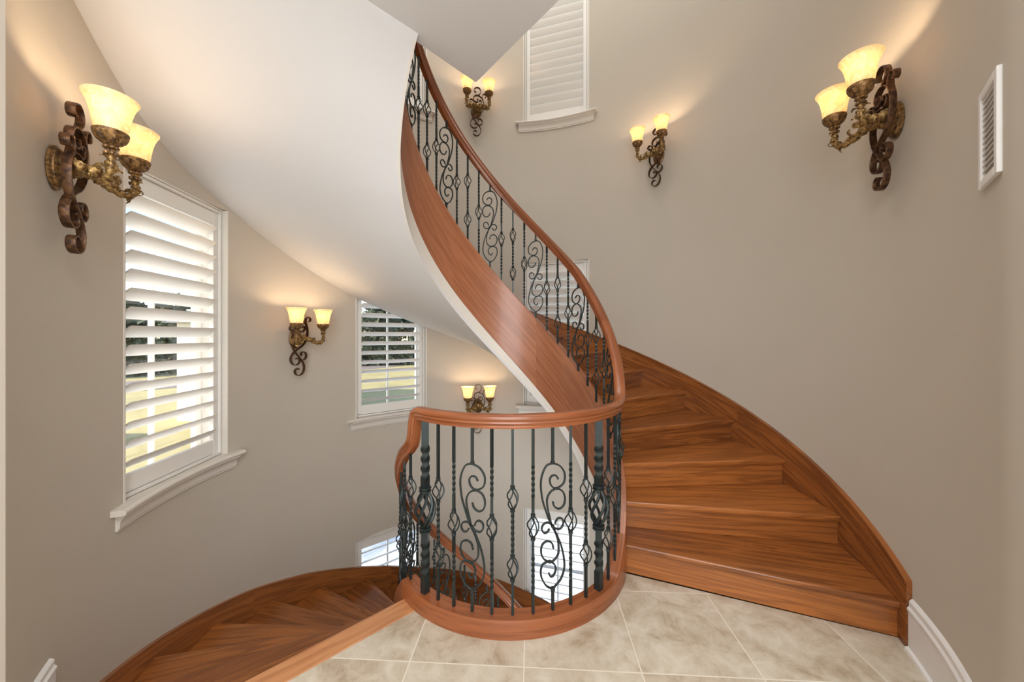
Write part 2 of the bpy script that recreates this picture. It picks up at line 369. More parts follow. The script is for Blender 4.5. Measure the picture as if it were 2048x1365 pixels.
# ------------------------------------------------------------------ steps
def step_parts(parent, az, z, sgn, thick, rise, rout, tdeg, idx, bottom=False):
    """one tread with nosing line at azimuth az; sgn=+1: tread body towards larger azimuth"""
    def ln(a, off, r): return (r*math.cos(R_(a))-off*math.sin(R_(a)), r*math.sin(R_(a))+off*math.cos(R_(a)))
    a2 = az+sgn*(tdeg)
    p = []
    for i in range(7):
        a = az+(a2-az)*i/6; o_ = 0
        p.append(ln(a, o_, rout))
    q = []
    for i in range(7):
        a = a2+(az-a2)*i/6
        q.append(ln(a, 0, rin(a)))
    # extend back by a little under next riser
    back = sgn*.045
    poly = p+[ln(a2, back, rout), ln(a2, back, rin(a2, back))]+q
    if sgn < 0: poly = poly[::-1]
    d = Vector((math.cos(R_(az+sgn*tdeg/2)), math.sin(R_(az+sgn*tdeg/2)))); nn = Vector((-d.y, d.x)); u0 = idx*1.5+.02
    mb = MB(); mb.prism(poly, z-thick, z, lambda pp, zz: (u0+Vector(pp).dot(d)-.7, Vector(pp).dot(nn)+zz))
    t = mb.build('tread', M['wood'], parent, smooth=0, bevel=.007)
    # riser set back from the nosing, plus scotia strip
    o1, o2 = sgn*.028, sgn*.048
    mb = MB()
    pr = [ln(az, o1, rin(az, o1)), ln(az, o1, rout), ln(az, o2, rout), ln(az, o2, rin(az, o2))]
    if sgn < 0: pr = pr[::-1]
    d2 = Vector((math.cos(R_(az)), math.sin(R_(az))))
    mb.prism(pr, z-rise, z-thick, lambda pp, zz: (u0+.75*1.5+20+Vector(pp).dot(d2)-.7, zz))
    o1, o2 = sgn*.014, sgn*.03
    pr = [ln(az, o1, rin(az, o1)), ln(az, o1, rout), ln(az, o2, rout), ln(az, o2, rin(az, o2))]
    if sgn < 0: pr = pr[::-1]
    mb.prism(pr, z-thick-.012, z-thick, lambda pp, zz: (u0+Vector(pp).dot(d2)-.7, zz))
    mb.build('riser', M['wood'], parent, smooth=0, bevel=.003)

up = empty('staircase', (1.4, -.55, 0), 'polished mahogany winder steps curving up from the tiled landing on the right', 'staircase')
for k in range(1, 20):
    step_parts(up, A0+DA*(k-1), H*k, 1, .03, H, RW-.018, DA, k)
dn = empty('staircase', (-1.0, -.6, -.19), 'mahogany winder steps curling down below the landing on the left', 'staircase')
for k in range(1, 18):
    # tread k: nosing (lower edge) at B0-DB*k, body towards larger azimuth
    step_parts(dn, B0-DB*k, -HL*k, 1, .03, HL, RW-.018, DB, 40+k)
# top riser and nosing board of the landing
mb = MB()
b1 = [lp(rin(-138.74, 0, .72), 0), lp(RW-.02, 0), lp(RW-.02, .122), lp(rin(-138.74, .122, .72), .122)]
mb.prism([tuple(p) for p in b1], -.032, .0015, lambda pp, zz: (198.9+Vector(pp).dot(d139), Vector(pp).dot(Vector((-d139.y, d139.x)))+zz))
mb.build('landing_nosing', M['board'], dn, smooth=0, bevel=.006)
mb = MB(); b1 = [lp(rin(-138.74, .03), .03), lp(RW-.02, .03), lp(RW-.02, .05), lp(rin(-138.74, .05), .05)]
mb.prism([tuple(p) for p in b1], -.19, -.032, lambda pp, zz: (201.9+Vector(pp).dot(d139), zz)); mb.build('riser', M['wood'], dn, smooth=0)

# stringers
def stop(a):     # top of inner stringer / curb, continuous angle: a in (-340 .. 216)
    if a > -41:
        return interp([(-41, .09), (-37, .11), (-33.4, .153), (-25.4, .262), (-17, .385), (-5, .555), (5, .69)], a) if a < 5 else pit(a)+.125
    if a > -143: return .09
    return min(.09, pil(a+360)+.12)
def rs(a): return .672+.018*max(0, min(1, (a+26)/50))+.020*max(0, min(1, (a-110)/60))
def sbot(a): return max(pit(a)-.465, -.40)
mb = MB(); angs = frange(-26, 214, 120)
ring(mb, EC, angs, lambda a: [(rs(a), sbot(a)), (rs(a)+.076, sbot(a)), (rs(a)+.076, stop(a)), (rs(a), stop(a))], u0=1.50)
mb.build('inner_stringer', M['woodface'], up, smooth=30, bevel=.004)
mb = MB(); ring(mb, (0, 0), frange(-24.9, 216, 110), lambda a: [(RW+.002, max(0 if a < -15 else -.02, pit(a)-.36)), (RW-.020, max(0 if a < -15 else -.02, pit(a)-.36)), (RW-.020, pit(a)+.135), (RW-.026, pit(a)+.138), (RW-.026, pit(a)+.148), (RW+.002, pit(a)+.148)], u0=60)
mb.build('wall_stringer', M['wood'], up, smooth=25)
soff_w = [(-30, -.40), (15, -.05), (55, .68), (96, 1.262), (117.6, 1.535), (141.4, 1.853), (162.4, 2.194), (173.8, 2.365), (180.5, 2.447), (193.8, 2.63), (201.3, 2.767), (206.2, 2.844), (225.4, 3.05)]
soff_i = [(-30, -.41), (10, -.10), (40, .47), (56, .71), (78, .985), (114.5, 1.45), (150, 1.90), (168, 2.12), (186, 2.36), (205, 2.66), (225.4, 3.045)]
def si(a): return max(-.41, interp(soff_i, a))
def sw(a): return max(-.41, interp(soff_w, a))
mb = MB(); rows = []; rows2 = []
for a in frange(-20, 225.4, 110):
    r0 = [P3(rs(a), a, si(a), EC)]; w = P3(RW+.005, a, sw(a))
    q = []
    for i in range(9):
        t = i/8; p = r0[0].lerp(w, t); q.append(p)
    rows.append(q+[p+Vector((0, 0, .03)) for p in q[::-1]])
mb.grid(rows, closed=True)
mb.build('soffit', M['white'], up, smooth=40)
mb = MB(); ring(mb, EC, frange(-20, 224, 120), lambda a: [(rs(a)+.002, si(a)-.001), (rs(a)+.016, si(a)-.001), (rs(a)+.016, min(sbot(a), si(a)+.4)+.004), (rs(a)+.002, min(sbot(a), si(a)+.4)+.004)])
mb.build('plaster_fascia', M['trim'], up, smooth=30)

lows = [(200.7, -.19), (186.8, -.345), (169.2, -.545), (153.4, -.755), (140.2, -.955), (117.8, -1.285), (100.7, -1.49), (91.9, -1.60)]
def lst(a): return interp(lows[::-1], a) if a > 92 else pil(a)+.145
mb = MB(); ring(mb, (0, 0), frange(-16, 219.5, 110), lambda a: [(RW+.002, max(-3.42, pil(a)-.34)), (RW-.020, max(-3.42, pil(a)-.34)), (RW-.020, lst(a)-.012), (RW-.026, lst(a)-.010), (RW-.026, lst(a)), (RW+.002, lst(a))], u0=80)
mb.build('wall_stringer', M['wood'], dn, smooth=25)
mb = MB(); ring(mb, EC, frange(-14, 216.5, 120), lambda a: [(.672, max(-3.42, pil(a)-.40)), (.748, max(-3.42, pil(a)-.40)), (.748, stop(a-360)), (.672, stop(a-360))], u0=101)
mb.build('inner_stringer', M['woodface'], dn, smooth=30, bevel=.004)

# ------------------------------------------------------------------ railing
rl = empty('stair_railing', (EC[0], EC[1], 0), 'continuous mahogany handrail on black wrought iron balusters winding round the open stairwell', 'railing')
mb = MB(); ring(mb, EC, frange(-143.5, -25, 60), lambda a: [(.665, -.38 if False else -.04), (.752, -.04 if a > -142 else -.04), (.752, stop(a)-.012), (.748, stop(a)), (.668, stop(a)), (.665, stop(a)-.01)], u0=140)
mb.build('curb', M['woodrail'], rl, smooth=30)
def rz(a):        # rail centre height
    if a >= -27: return interp([(-27, 1.028), (-22, 1.037), (-17, 1.075), (-10, 1.165), (0, 1.31), (10, 1.462), (20, 1.622), (30, 1.785), (40, pit(40)+.905)], a) if a < 40 else pit(a)+.905
    if a > -134: return 1.028
    return interp([(-170, pil(190)+.90), (-164, .59), (-156, .69), (-148, .775), (-142, .825), (-139.2, .86), (-138.2, .90), (-137.4, .965), (-136.3, 1.010), (-134, 1.028)], a) if a > -170 else pil(a+360)+.91
ra = frange(-345, -146, 110)[:-1]+frange(-146, -142, 4)[:-1]+frange(-142, -134, 26)[:-1]+frange(-134, -27, 50)[:-1]+frange(-27, 214, 130)
def rbal(a): return RB+.012*max(0, min(1, (a-110)/60))
path = [P3(rbal(a), a, rz(a), EC) for a in ra]
prof = [(-.019, -.041), (.019, -.041), (.0205, -.032), (.0185, -.029), (.0225, -.019), (.028, -.016), (.0265, -.007), (.032, -.002), (.0345, .008), (.031, .018), (.022, .0245), (.009, .0275), (-.009, .0275), (-.022, .0245), (-.031, .018), (-.0345, .008), (-.032, -.002), (-.0265, -.007), (-.028, -.016), (-.0225, -.019), (-.0185, -.029), (-.0205, -.032)]
rows = []; us = [0]
for i, p in enumerate(path):
    t = (path[min(i+1, len(path)-1)]-path[max(0, i-1)]).normalized(); s_ = Vector((p.x-EC[0], p.y-EC[1], 0)).normalized()
    u_ = s_.cross(t); u_ = u_ if u_.z > 0 or abs(u_.z) < 1e-3 else -u_
    rows.append([p+s_*x+u_*y for x, y in prof])
    if i: us.append(us[-1]+(p-path[i-1]).length)
mb = MB(); vv = [0]
for j in range(len(prof)): q = prof[(j+1) % len(prof)]; vv.append(vv[-1]+math.hypot(q[0]-prof[j][0], q[1]-prof[j][1]))
mb.grid(rows, us, vv, closed=True); mb.build('handrail', M['woodrail'], rl, smooth=38)

def bar(mb, z0, z1, w, twists, q90=.028):
    """square bar with twisted ranges"""
    zz = [z0]; st = .007 if w < .02 else .01
    marks = sorted({z0, z1, *[z for t in twists for z in t]})
    zz = []
    for a, b_ in zip(marks[:-1], marks[1:]):
        tw = any(t[0] <= a+1e-6 and b_ <= t[1]+1e-6 for t in twists)
        k = max(1, int((b_-a)/st)) if tw else 1
        zz += frange(a, b_, k)[:-1]
    zz.append(z1); ang = 0; rows = []; prev = z0
    for z in zz:
        mid = (z+prev)/2
        if any(t[0] <= mid <= t[1] for t in twists): ang += (z-prev)/q90*PI/2
        prev = z
        rows.append([(w/2*math.sqrt(2)*math.cos(ang+PI/4+j*PI/2), w/2*math.sqrt(2)*math.sin(ang+PI/4+j*PI/2), z) for j in range(4)])
    mb.grid(rows, closed=True)
def collar(mb, z, w, h=.012):
    mb.lathe([(w*.5, z-h), (w*.95, z-h*.8), (w*.95, z-h*.3), (w*.72, z), (w*.95, z+h*.3), (w*.95, z+h*.8), (w*.5, z+h)], seg=8)
def basket(mb, zc, h, r, n_, wr, turn=.55):
    for k in range(n_):
        p = []
        for i in range(13):
            t = i/12; rr = r*math.sin(PI*t)**.8*.95+.003; a = 2*PI*k/n_+turn*2*PI*t*.9
            p.append((rr*math.cos(a), rr*math.sin(a), zc-h/2+h*t))
        mb.tube(p, wr, seg=6)
SW = .0125
SCR = [
 [(107, 297), (60, 310), (28, 370), (18, 440), (30, 540), (55, 620), (80, 690), (108, 735), (138, 800), (168, 870), (190, 960), (195, 1040), (170, 1110), (130, 1150), (105, 1165), (60, 1140), (25, 1080), (18, 1030), (30, 990), (60, 976), (85, 976), (118, 1000), (130, 1040), (112, 1078), (90, 1080), (78, 1055)],
 [(107, 297), (160, 320), (195, 370), (198, 420), (180, 455), (130, 475), (95, 450), (85, 410), (100, 385), (130, 385), (148, 412)],
 [(108, 565), (120, 600), (155, 620), (190, 600), (200, 550), (180, 500), (135, 478), (90, 495), (65, 540), (68, 600), (85, 670), (102, 735), (130, 790), (150, 860), (150, 930), (120, 970), (85, 978), (40, 950), (20, 900), (30, 850), (65, 832), (100, 850), (112, 890)],
 [(105, 735), (75, 705), (40, 710), (25, 740), (40, 770), (65, 770), (82, 748)],
 [(105, 735), (130, 755), (165, 760), (187, 730), (180, 695), (150, 685), (130, 705), (127, 722)]]
def scroll_mesh(z0):
    mb = MB()
    for pl in SCR:
        sp = smoothpath([((x-107)/1420, 0, z0+(1165-y)/1420) for x, y in pl], 5)
        mb.tube(sp, 1.0, flat=(.010, .0078), side=(0, 1, 0))
    for (x, y) in ((107, 735), (131, 476), (84, 977)):
        mb.lathe([(.003, -.006), (.0085, -.005), (.0095, 0), (.0085, .005), (.003, .006)], ((x-107)/1420, 0, z0+(1165-y)/1420), seg=10)
    return mb
protos = {}
def baluster(kind, a, z0, z1):
    """kind D, S, C (scroll), N (newel)"""
    L = round(z1-z0, 3); key = (kind, L); land = L > .85
    dz = 0 if land else -.055
    if key not in protos:
        mb = MB(); subs = []
        if kind == 'N':
            bar(mb, 0, .345, .034, [(.10, .27)], .05); collar(mb, .335, .034, .014)
            b2 = MB(); bar(b2, .535, L, .034, [(.60, .775)], .05); collar(b2, .545, .034, .014); subs.append(('top_bar', b2))
            b2 = MB(); basket(b2, .44, .20, .048, 6, .0080, .36); subs.append(('basket', b2))
        elif kind == 'D':
            c = [.23+dz*.9, .563+dz]; c = [x for x in c if x+.09 < L] or [.23+dz*.9]
            lo = 0
            for i, zc in enumerate(c):
                bar(mb, lo, zc-.05, SW, [(lo+.02, zc-.07)] if i else []); lo = zc+.05
                collar(mb, zc-.056, SW, .009); collar(mb, zc+.056, SW, .009)
                b2 = MB(); basket(b2, zc, .104, .0275, 4, .0036, .34); subs.append(('basket', b2))
            bar(mb, lo, L, SW, [])
        elif kind == 'S':
            zc = min(.423+dz, L*.55)
            bar(mb, 0, zc-.05, SW, [(.12+dz, zc-.14)] if zc > .3 else []); bar(mb, zc+.05, L, SW, [(zc+.14, min(zc+.30, L-.03))] if zc+.2 < L else [])
            collar(mb, zc-.056, SW, .009); collar(mb, zc+.056, SW, .009)
            b2 = MB(); basket(b2, zc, .104, .0275, 4, .0036, .34); subs.append(('basket', b2))
        else:
            z0s = .112 if land else max(.035, .06-(.73-L if L < .73 else 0)); 
            bar(mb, 0, z0s, SW, []); mb.box((0, 0, z0s-.004), (.017, .017, .016))
            b2 = MB(); bar(b2, z0s+.611, max(L, z0s+.625), SW, []); b2.box((0, 0, z0s+.615), (.017, .017, .014)); subs.append(('top_bar', b2))
            subs.append(('scroll_panel', scroll_mesh(z0s)))
        o = mb.build('newel_post' if kind == 'N' else 'baluster', M['iron'], None, smooth=30)
        o.parent = rl
        ss = []
        for nm, b2 in subs:
            q = b2.build(nm, M['iron'], None, smooth=50); q.parent = o; ss.append(q)
        protos[key] = (o, ss); new = o
    else:
        o, ss = protos[key]; new = o.copy(); C.objects.link(new); new.parent = rl
        for q in ss: c = q.copy(); C.objects.link(c); c.parent = new
    new.location = (rbal(a)*math.cos(R_(a)), rbal(a)*math.sin(R_(a)), z0); new.rotation_euler = (0, 0, R_(a+90))
def brange(a):
    z0 = stop(a)-.006
    st = abs((rz(a+.4)-rz(a-.4))/(.8*R_(1)*RB)); half = .038*math.sqrt(1+st*st) if st < 3 else .05
    return z0, rz(a)-half+.003
seq = 'DSCS'
sp = 8.05
for i in range(0, 31):                 # rising side
    a = -41.5+sp*i; z0, z1 = brange(a)
    if a > 32: L = round((pit(40)+.905-.054+.003)-(pit(40)+.125-.006), 3); z1 = z0+L
    baluster(seq[i % 4], a, z0, z1)
baluster('N', -49.6, .084, .990)
for a, k in ((-57.7, 'D'), (-65.7, 'S'), (-73.8, 'C'), (-81.9, 'S'), (-89.9, 'D'), (-98, 'S'), (-105.9, 'C'), (-114, 'S'), (-121.8, 'D')): baluster(k, a, .084, .990)
baluster('N', -129.6, .084, .990)
for i in range(0, 25):
    a = -141.5-sp*i; z0, z1 = brange(a)
    if a < -175: L = .720; z1 = z0+L
    baluster(seq[i % 4], a, z0, z1)

# ------------------------------------------------------------------ windows and shutters
def louver(mb, x0, x1, z, w, t, tilt, mt, y0=0):
    """rounded slat; room edge high. local y positive = outward"""
    n_ = 10; pr = []
    for j in range(n_):
        a = 2*PI*j/n_; pr.append((w/2*math.cos(a), t/2*math.sin(a)))
    c, s_ = math.cos(tilt), math.sin(tilt)
    rows = []
    for x in (x0, x1): rows.append([mt @ Vector((x, y0+y*c+zz*s_, z-y*s_+zz*c)) for y, zz in pr])
    mb.grid(rows, closed=True)
def window(key, lev, tilt, idx, slab, drop=0):
    az = wins[key]; z0, z1 = zr[lev]; hw = RW*math.sin(R_(HW))
    # local frame: x tangential (increasing azimuth to -x), y outward, z up
    rot = R_(az-90); mt = Matrix.Rotation(rot, 4, 'Z')
    yc = RW*math.cos(R_(HW))
    w = empty('window_%d' % idx, mt @ Vector((0, yc+.1, z0))); w['kind'] = 'structure'; w['label'] = slab[0]
    # jamb liner
    mb = MB(); lt = .012
    for s_ in (-1, 1): mb.box(mt @ Vector((s_*(hw-lt/2), yc+.115, (z0+z1)/2)), (lt, .235, z1-z0-.002), mt.to_3x3())
    mb.box(mt @ Vector((0, yc+.13, z1-lt/2)), (2*hw-.002, .20, lt), mt.to_3x3())
    mb.build('jamb_liner', M['trim'], w, smooth=0, bevel=.002)
    # outer sash with muntins
    mb = MB(); yg = yc+.19; iw = hw-lt-.001; zz0, zz1 = z0+.004, z1-lt-.001
    for s_ in (-1, 1): mb.box(mt @ Vector((s_*(iw-.025), yg, (z0+z1)/2)), (.05, .035, zz1-zz0), mt.to_3x3())
    for z, hh in ((zz0+.03, .05), (zz1-.03, .05), ((z0+z1)/2, .018)): mb.box(mt @ Vector((0, yg, z)), (2*iw-.1, .03, hh), mt.to_3x3())
    mb.box(mt @ Vector((0, yg, (z0+z1)/2)), (.016, .03, zz1-zz0-.1), mt.to_3x3())
    mb.build('window_frame', M['shut'], w, smooth=0, bevel=.003)
    mb = MB(); mb.box(mt @ Vector((0, yg, (z0+z1)/2)), (2*iw-.08, .006, zz1-zz0-.08), mt.to_3x3()); mb.build('pane', M['pane'], w, smooth=0)
    # sill with curved front
    mb = MB(); ang = frange(az-14.0, az+14.0, 26)
    ring(mb, (0, 0), ang, lambda a: [(RW+.01, z0+.001), (RW-.048, z0+.001), (RW-.058, z0-.005), (RW-.061, z0-.014), (RW-.058, z0-.023), (RW-.048, z0-.029), (RW+.01, z0-.029)])
    a_in = [mt @ Vector((x, y, 0)) for x, y in ((-hw+.001, yc+.22), (hw-.001, yc+.22))]
    # inner board filling the recess
    pts = [(p.x, p.y) for p in (mt @ Vector((hw-.001, yc+.22, 0)), mt @ Vector((-hw+.001, yc+.22, 0)))]
    pts += [((RW-.02)*math.cos(R_(a)), (RW-.02)*math.sin(R_(a))) for a in frange(az+HW-.1, az-HW+.1, 10)]
    mb.prism(pts, z0-.02, z0+.0015)
    ang = frange(az-13.0, az+13.0, 26)
    ring(mb, (0, 0), ang, lambda a: [(RW+.004, z0-.029), (RW-.046, z0-.029), (RW-.046, z0-.040), (RW-.036, z0-.046), (RW-.024, z0-.060), (RW-.018, z0-.078), (RW-.018, z0-.100), (RW-.012, z0-.106), (RW-.012, z0-.115), (RW+.004, z0-.115)])
    mb.build('sill', M['trim'], w, smooth=30)
    # shutter: a thing standing in the opening
    ys = yc+.065
    sh = empty('plantation_shutter', mt @ Vector((0, ys, z0+.004)), slab[1], 'shutter', 'white plantation shutters')
    mb = MB(); sw_ = .042; x1 = iw-.002; g = .016
    for s_ in (-1, 1): mb.box(mt @ Vector((s_*(x1-g/2), ys-.006, (z0+z1)/2)), (g, .05, zz1-zz0-.002), mt.to_3x3())
    for z in (zz0+g/2+.001, zz1-g/2-.001): mb.box(mt @ Vector((0, ys-.006, z)), (2*x1-2*g, .05, g), mt.to_3x3())
    mb.build('mounting_frame', M['shut'], sh, smooth=0, bevel=.002)
    x2 = x1-g-.003
    mb = MB()
    for s_ in (-1, 1): mb.box(mt @ Vector((s_*(x2-sw_/2), ys, (z0+z1)/2)), (sw_, .028, zz1-zz0-2*g-.008), mt.to_3x3())
    rb_, rt_ = .095, .095
    bz0, bz1 = zz0+g+.004, zz1-g-.004
    mb.box(mt @ Vector((0, ys, bz0+rb_/2)), (2*x2-2*sw_, .026, rb_), mt.to_3x3()); mb.box(mt @ Vector((0, ys, bz1-rt_/2)), (2*x2-2*sw_, .026, rt_), mt.to_3x3())
    mb.build('panel_frame', M['shut'], sh, smooth=0, bevel=.003)
    lo, hi = bz0+rb_, bz1-rt_; n_ = int(round((hi-lo)/.1045)); pz = (hi-lo)/n_
    mb = MB()
    for i in range(n_): louver(mb, -(x2-sw_-.002), x2-sw_-.002, lo+pz*(i+.5), .100 if tilt < R_(55) else .112, .011, tilt, mt, ys)
    mb.build('louvers', M['shut'], sh, smooth=50)
window('A', 'mid', R_(40), 1, ('tall left window with deep sill', 'nearest shutter on the left, half open slats with sun glare behind'))
window('B', 'mid', R_(27), 2, ('second window along the wall', 'half open shutter between the two left wall sconces, trees seen through it'))
window('C', 'mid', R_(62), 3, ('window behind the rising flight', 'shutter partly hidden behind the rising balusters'))
window('B', 'low', R_(24), 4, ('lower window beside the descending steps', 'low shutter just above the wall stringer of the descending steps'))
window('C', 'low', R_(33), 5, ('lower window seen through the landing balusters', 'low shutter seen between the landing balusters, above the lower stringer'))
window('C', 'up', R_(68), 6, ('upper window right of the landing ceiling', 'closed shutter high up, right of the ceiling corner'))
window('B', 'up', R_(55), 7, ('upper window behind the top of the handrail', 'upper shutter barely seen behind the top balusters'))

# ------------------------------------------------------------------ baseboards
bbp = lambda z0: (lambda a: [(RW+.002, z0), (RW-.016, z0), (RW-.016, z0+.175), (RW-.020, z0+.180), (RW-.020, z0+.190), (RW-.013, z0+.200), (RW-.013, z0+.222), (RW-.006, z0+.232), (RW+.002, z0+.236)])
mb = MB(); ring(mb, (0, 0), frange(AW0, -25.0, 16), bbp(0)); ring(mb, (0, 0), frange(AW0, -25.0, 16), lambda a: [(RW-.015, 0), (RW-.030, 0), (RW-.027, .011), (RW-.015, .016)])
struct(mb.build('baseboard_right', M['vent'], smooth=30))
mb = MB(); ring(mb, (0, 0), frange(211.2, AW1, 8), lambda a: [(r, .0+(z*.85)) for r, z in bbp(0)(a)])
struct(mb.build('baseboard_left', M['vent'], smooth=30))

# ------------------------------------------------------------------ wall vent
av = -43.1; mt = Matrix.Rotation(R_(av-90), 4, 'Z'); yv = RW*math.cos(R_(2.6))
vt = empty('air_vent', mt @ Vector((0, yv, 1.90)), 'white louvred air return grille high on the right wall', 'vent')
mb = MB(); hwv = .093; 
for s_ in (-1, 1): mb.box(mt @ Vector((s_*(hwv-.013), yv-.004, 2.057)), (.026, .014, .31), mt.to_3x3())
for z in (1.902+.013, 2.212-.013): mb.box(mt @ Vector((0, yv-.004, z)), (2*hwv-.052, .014, .026), mt.to_3x3())
mb.build('frame', M['vent'], vt, smooth=0, bevel=.003)
mb = MB(); tl = Matrix.Rotation(R_(35), 3, 'X')
for i in range(14): mb.box(mt @ Vector((0, yv-.001, 1.937+i*.0185)), (2*hwv-.05, .014, .002), mt.to_3x3() @ tl)
mb.build('louvers', M['vent'], vt, smooth=0)
mb = MB(); mb.box(mt @ Vector((0, yv+.012, 2.057)), (2*hwv-.05, .004, .27), mt.to_3x3()); mb.build('duct_backing', M['dark'], vt, smooth=0)

# ------------------------------------------------------------------ sconces (local: x tangential, y into room, z up)
def sconce_proto():
    s = bpy.data.objects.new('wall_sconce', None); C.objects.link(s)
    mb = MB()   # oval backplate
    rows = []
    for r, d in ((.062, .0), (.068, .004), (.068, .012), (.061, .017), (.060, .022), (.052, .027), (.044, .029), (.040, .034), (.028, .042), (.024, .055), (.016, .066), (.006, .070)):
        rows.append([(r*math.cos(2*PI*j/28)*.86*(1+.02*(j % 2)), d, r*1.25*math.sin(2*PI*j/28)*(1+.02*(j % 2))) for j in range(28)])
    mb.grid(rows, closed=True); o = mb.build('backplate', M['cup'], None, smooth=30); o.parent = s
    mb = MB()
    strips = [
     [(.003, .125), (.014, .112), (.003, .090), (-.021, .088), (-.041, .110), (-.041, .140), (-.021, .160), (.009, .166), (.043, .153), (.070, .120), (.081, .080), (.080, .037), (.065, -.015), (.030, -.060), (-.020, -.092), (-.055, -.118), (-.078, -.155), (-.078, -.190), (-.055, -.218), (-.025, -.222), (0, -.205), (.003, -.180), (-.012, -.165), (-.030, -.172)],
     [(.012, .166), (.038, .190), (.046, .218), (.035, .246), (.010, .260), (-.020, .250), (-.034, .230), (-.026, .208), (-.008, .206)],
     [(-.060, .078), (-.078, .070), (-.090, .090), (-.076, .110), (-.048, .102), (-.042, .070), (-.062, .030), (-.072, -.010), (-.067, -.060), (-.045, -.110), (0, -.162), (.033, -.205), (.045, -.250), (.030, -.295), (-.005, -.314), (-.037, -.300), (-.043, -.270), (-.022, -.252), (-.005, -.264)],
     [(.010, -.185), (.042, -.182), (.064, -.158), (.060, -.127), (.036, -.112), (.015, -.125), (.018, -.146)],
     [(.074, .110), (.064, .145), (.066, .172), (.085, .190), (.107, .182), (.110, .160), (.096, .150)],
     [(-.058, .025), (-.030, .058), (0, .066), (.032, .058), (.055, .085), (.048, .108), (.028, .108), (.026, .092)]]
    for i, st in enumerate(strips):
        sp_ = smoothpath([(-x, .057+(.004 if i in (2, 3) else 0), z*1.03) for x, z in st], 6)
        mb.tube(sp_, 1.0, flat=(.028, .0065), side=(0, 1, 0))
    o = mb.build('scroll_bracket', M['bronze'], None, smooth=40); o.parent = s
    for sx in (-1, 1):
        mb = MB()
        pts_ = smoothpath([(0, .060, .0), (sx*.028, .088, .006), (sx*.058, .120, -.010), (sx*.088, .152, -.034), (sx*.115, .180, -.036), (sx*.130, .194, -.012), (sx*.130, .196, .022), (sx*.130, .195, .050)], 6)
        n_ = len(pts_); rad = [(.024-.011*min(1, i/(n_*.6)))*(1+.16*math.sin(i*1.35)) for i in range(n_)]
        mb.tube(pts_, rad, seg=10)
        def leaf(base, dirs, size, up_, wd=.5):
            """acanthus leaf curling outwards"""
            b_ = Vector(base); d = Vector(dirs).normalized(); u = Vector(up_); u = (u-d*u.dot(d)).normalized(); sd = d.cross(u)
            rows_ = []
            for i in range(8):
                t = i/7; cpos = b_+d*size*math.sin(t*2.2)+u*size*(.45*t*t+.35*(1-math.cos(t*2.4)))*.8
                wv_ = size*wd*math.sin(PI*min(1, t*.78+.12))**.6*(1+.16*math.cos(t*22))
                rows_.append([cpos-sd*wv_*.5, cpos-sd*wv_*.25+u*size*.05, cpos+u*size*.09, cpos+sd*wv_*.25+u*size*.05, cpos+sd*wv_*.5, cpos-u*size*.06])
            mb.grid(rows_, closed=True)
        def volute(c, r, ax, sgn=1):
            c = Vector(c); ax = Vector(ax).normalized(); e = ax.cross(Vector((0, 0, 1))).normalized(); f = ax.cross(e)
            p_ = []
            for i in range(22):
                t = i/21; rr = r*(1-.82*t); a = sgn*t*2.6*PI
                p_.append(c+e*rr*math.cos(a)+f*rr*math.sin(a)+ax*.006*t)
            mb.tube(p_, [.0062*(1-.35*i/21) for i in range(22)], seg=7)
        dr = Vector((sx*.7, .7, 0)); sd_ = Vector((-sx*.7, .7, 0))
        for k_, (i_, sz) in enumerate(((3, .050), (11, .052), (19, .044), (27, .036), (35, .030))):
            if i_ < n_-1:
                tv = (Vector(pts_[i_+1])-Vector(pts_[i_])).normalized()
                for sg in (-1, 1): leaf(pts_[i_], tv+sd_*sg*.55, sz, sd_*sg*.8+Vector((0, 0, .5)), .62)
                leaf(pts_[i_], tv, sz*.8, (0, 0, 1 if k_ % 2 else -1), .8)
        for sg in (-1, 1):
            volute(Vector(pts_[6])+sd_*sg*.018+Vector((0, 0, .004)), .020, sd_*sg, 1)
            volute(Vector(pts_[16])+sd_*sg*.014+Vector((0, 0, .0)), .015, sd_*sg, -1)
            volute(Vector(pts_[34])+sd_*sg*.010+Vector((0, 0, .0)), .009, sd_*sg, 1)
        leaf(pts_[28], (sx*.6, .6, -.1), .032, (0, 0, 1), .35); leaf(pts_[17], (sx*.4, .4, -.7), .026, (sx*.5, .5, 0), .4)
        o = mb.build('arm', M['gold'], None, smooth=45, fix=True); o.parent = s
        mb = MB(); c = (sx*.130, .195, 0)
        mb.lathe([(.011, .040), (.020, .044), (.021, .052), (.013, .057), (.012, .064), (.022, .068), (.023, .074), (.016, .080), (.026, .086), (.040, .100), (.047, .116), (.051, .124), (.051, .131), (.044, .132), (.02, .126)], c, 24, mod=lambda t, z: 1+.06*math.cos(t*2*PI*12)*(1 if z < .12 else 0))
        o = mb.build('shade_cup', M['cup'], None, smooth=30); o.parent = s
        mb = MB(); pf = [(.036, .130), (.046, .133), (.0495, .150), (.053, .175), (.057, .200), (.063, .225), (.072, .247), (.080, .260)]
        inner = [(r-.0035, z+.001) for r, z in pf[::-1]]
        rows = []
        for r, z in pf+[(.0800, .2625)]+inner: rows.append([(c[0]+r*math.cos(2*PI*j/32), c[1]+r*math.sin(2*PI*j/32), z) for j in range(32)])
        mb.grid(rows, closed=True, caps=False); o = mb.build('lamp_shade', M['shade'], None, smooth=60); o.parent = s
        mb = MB(); mb.lathe([(.002, .138), (.010, .140), (.010, .165), (.018, .178), (.021, .192), (.018, .206), (.010, .214), (.002, .217)], c, 14)
        o = mb.build('bulb', M['bulb'], None, smooth=60); o.parent = s
        ld = bpy.data.lights.new('sconce_light', 'POINT'); ld.energy = 1.8; ld.color = (1, .74, .48); ld.shadow_soft_size = .022
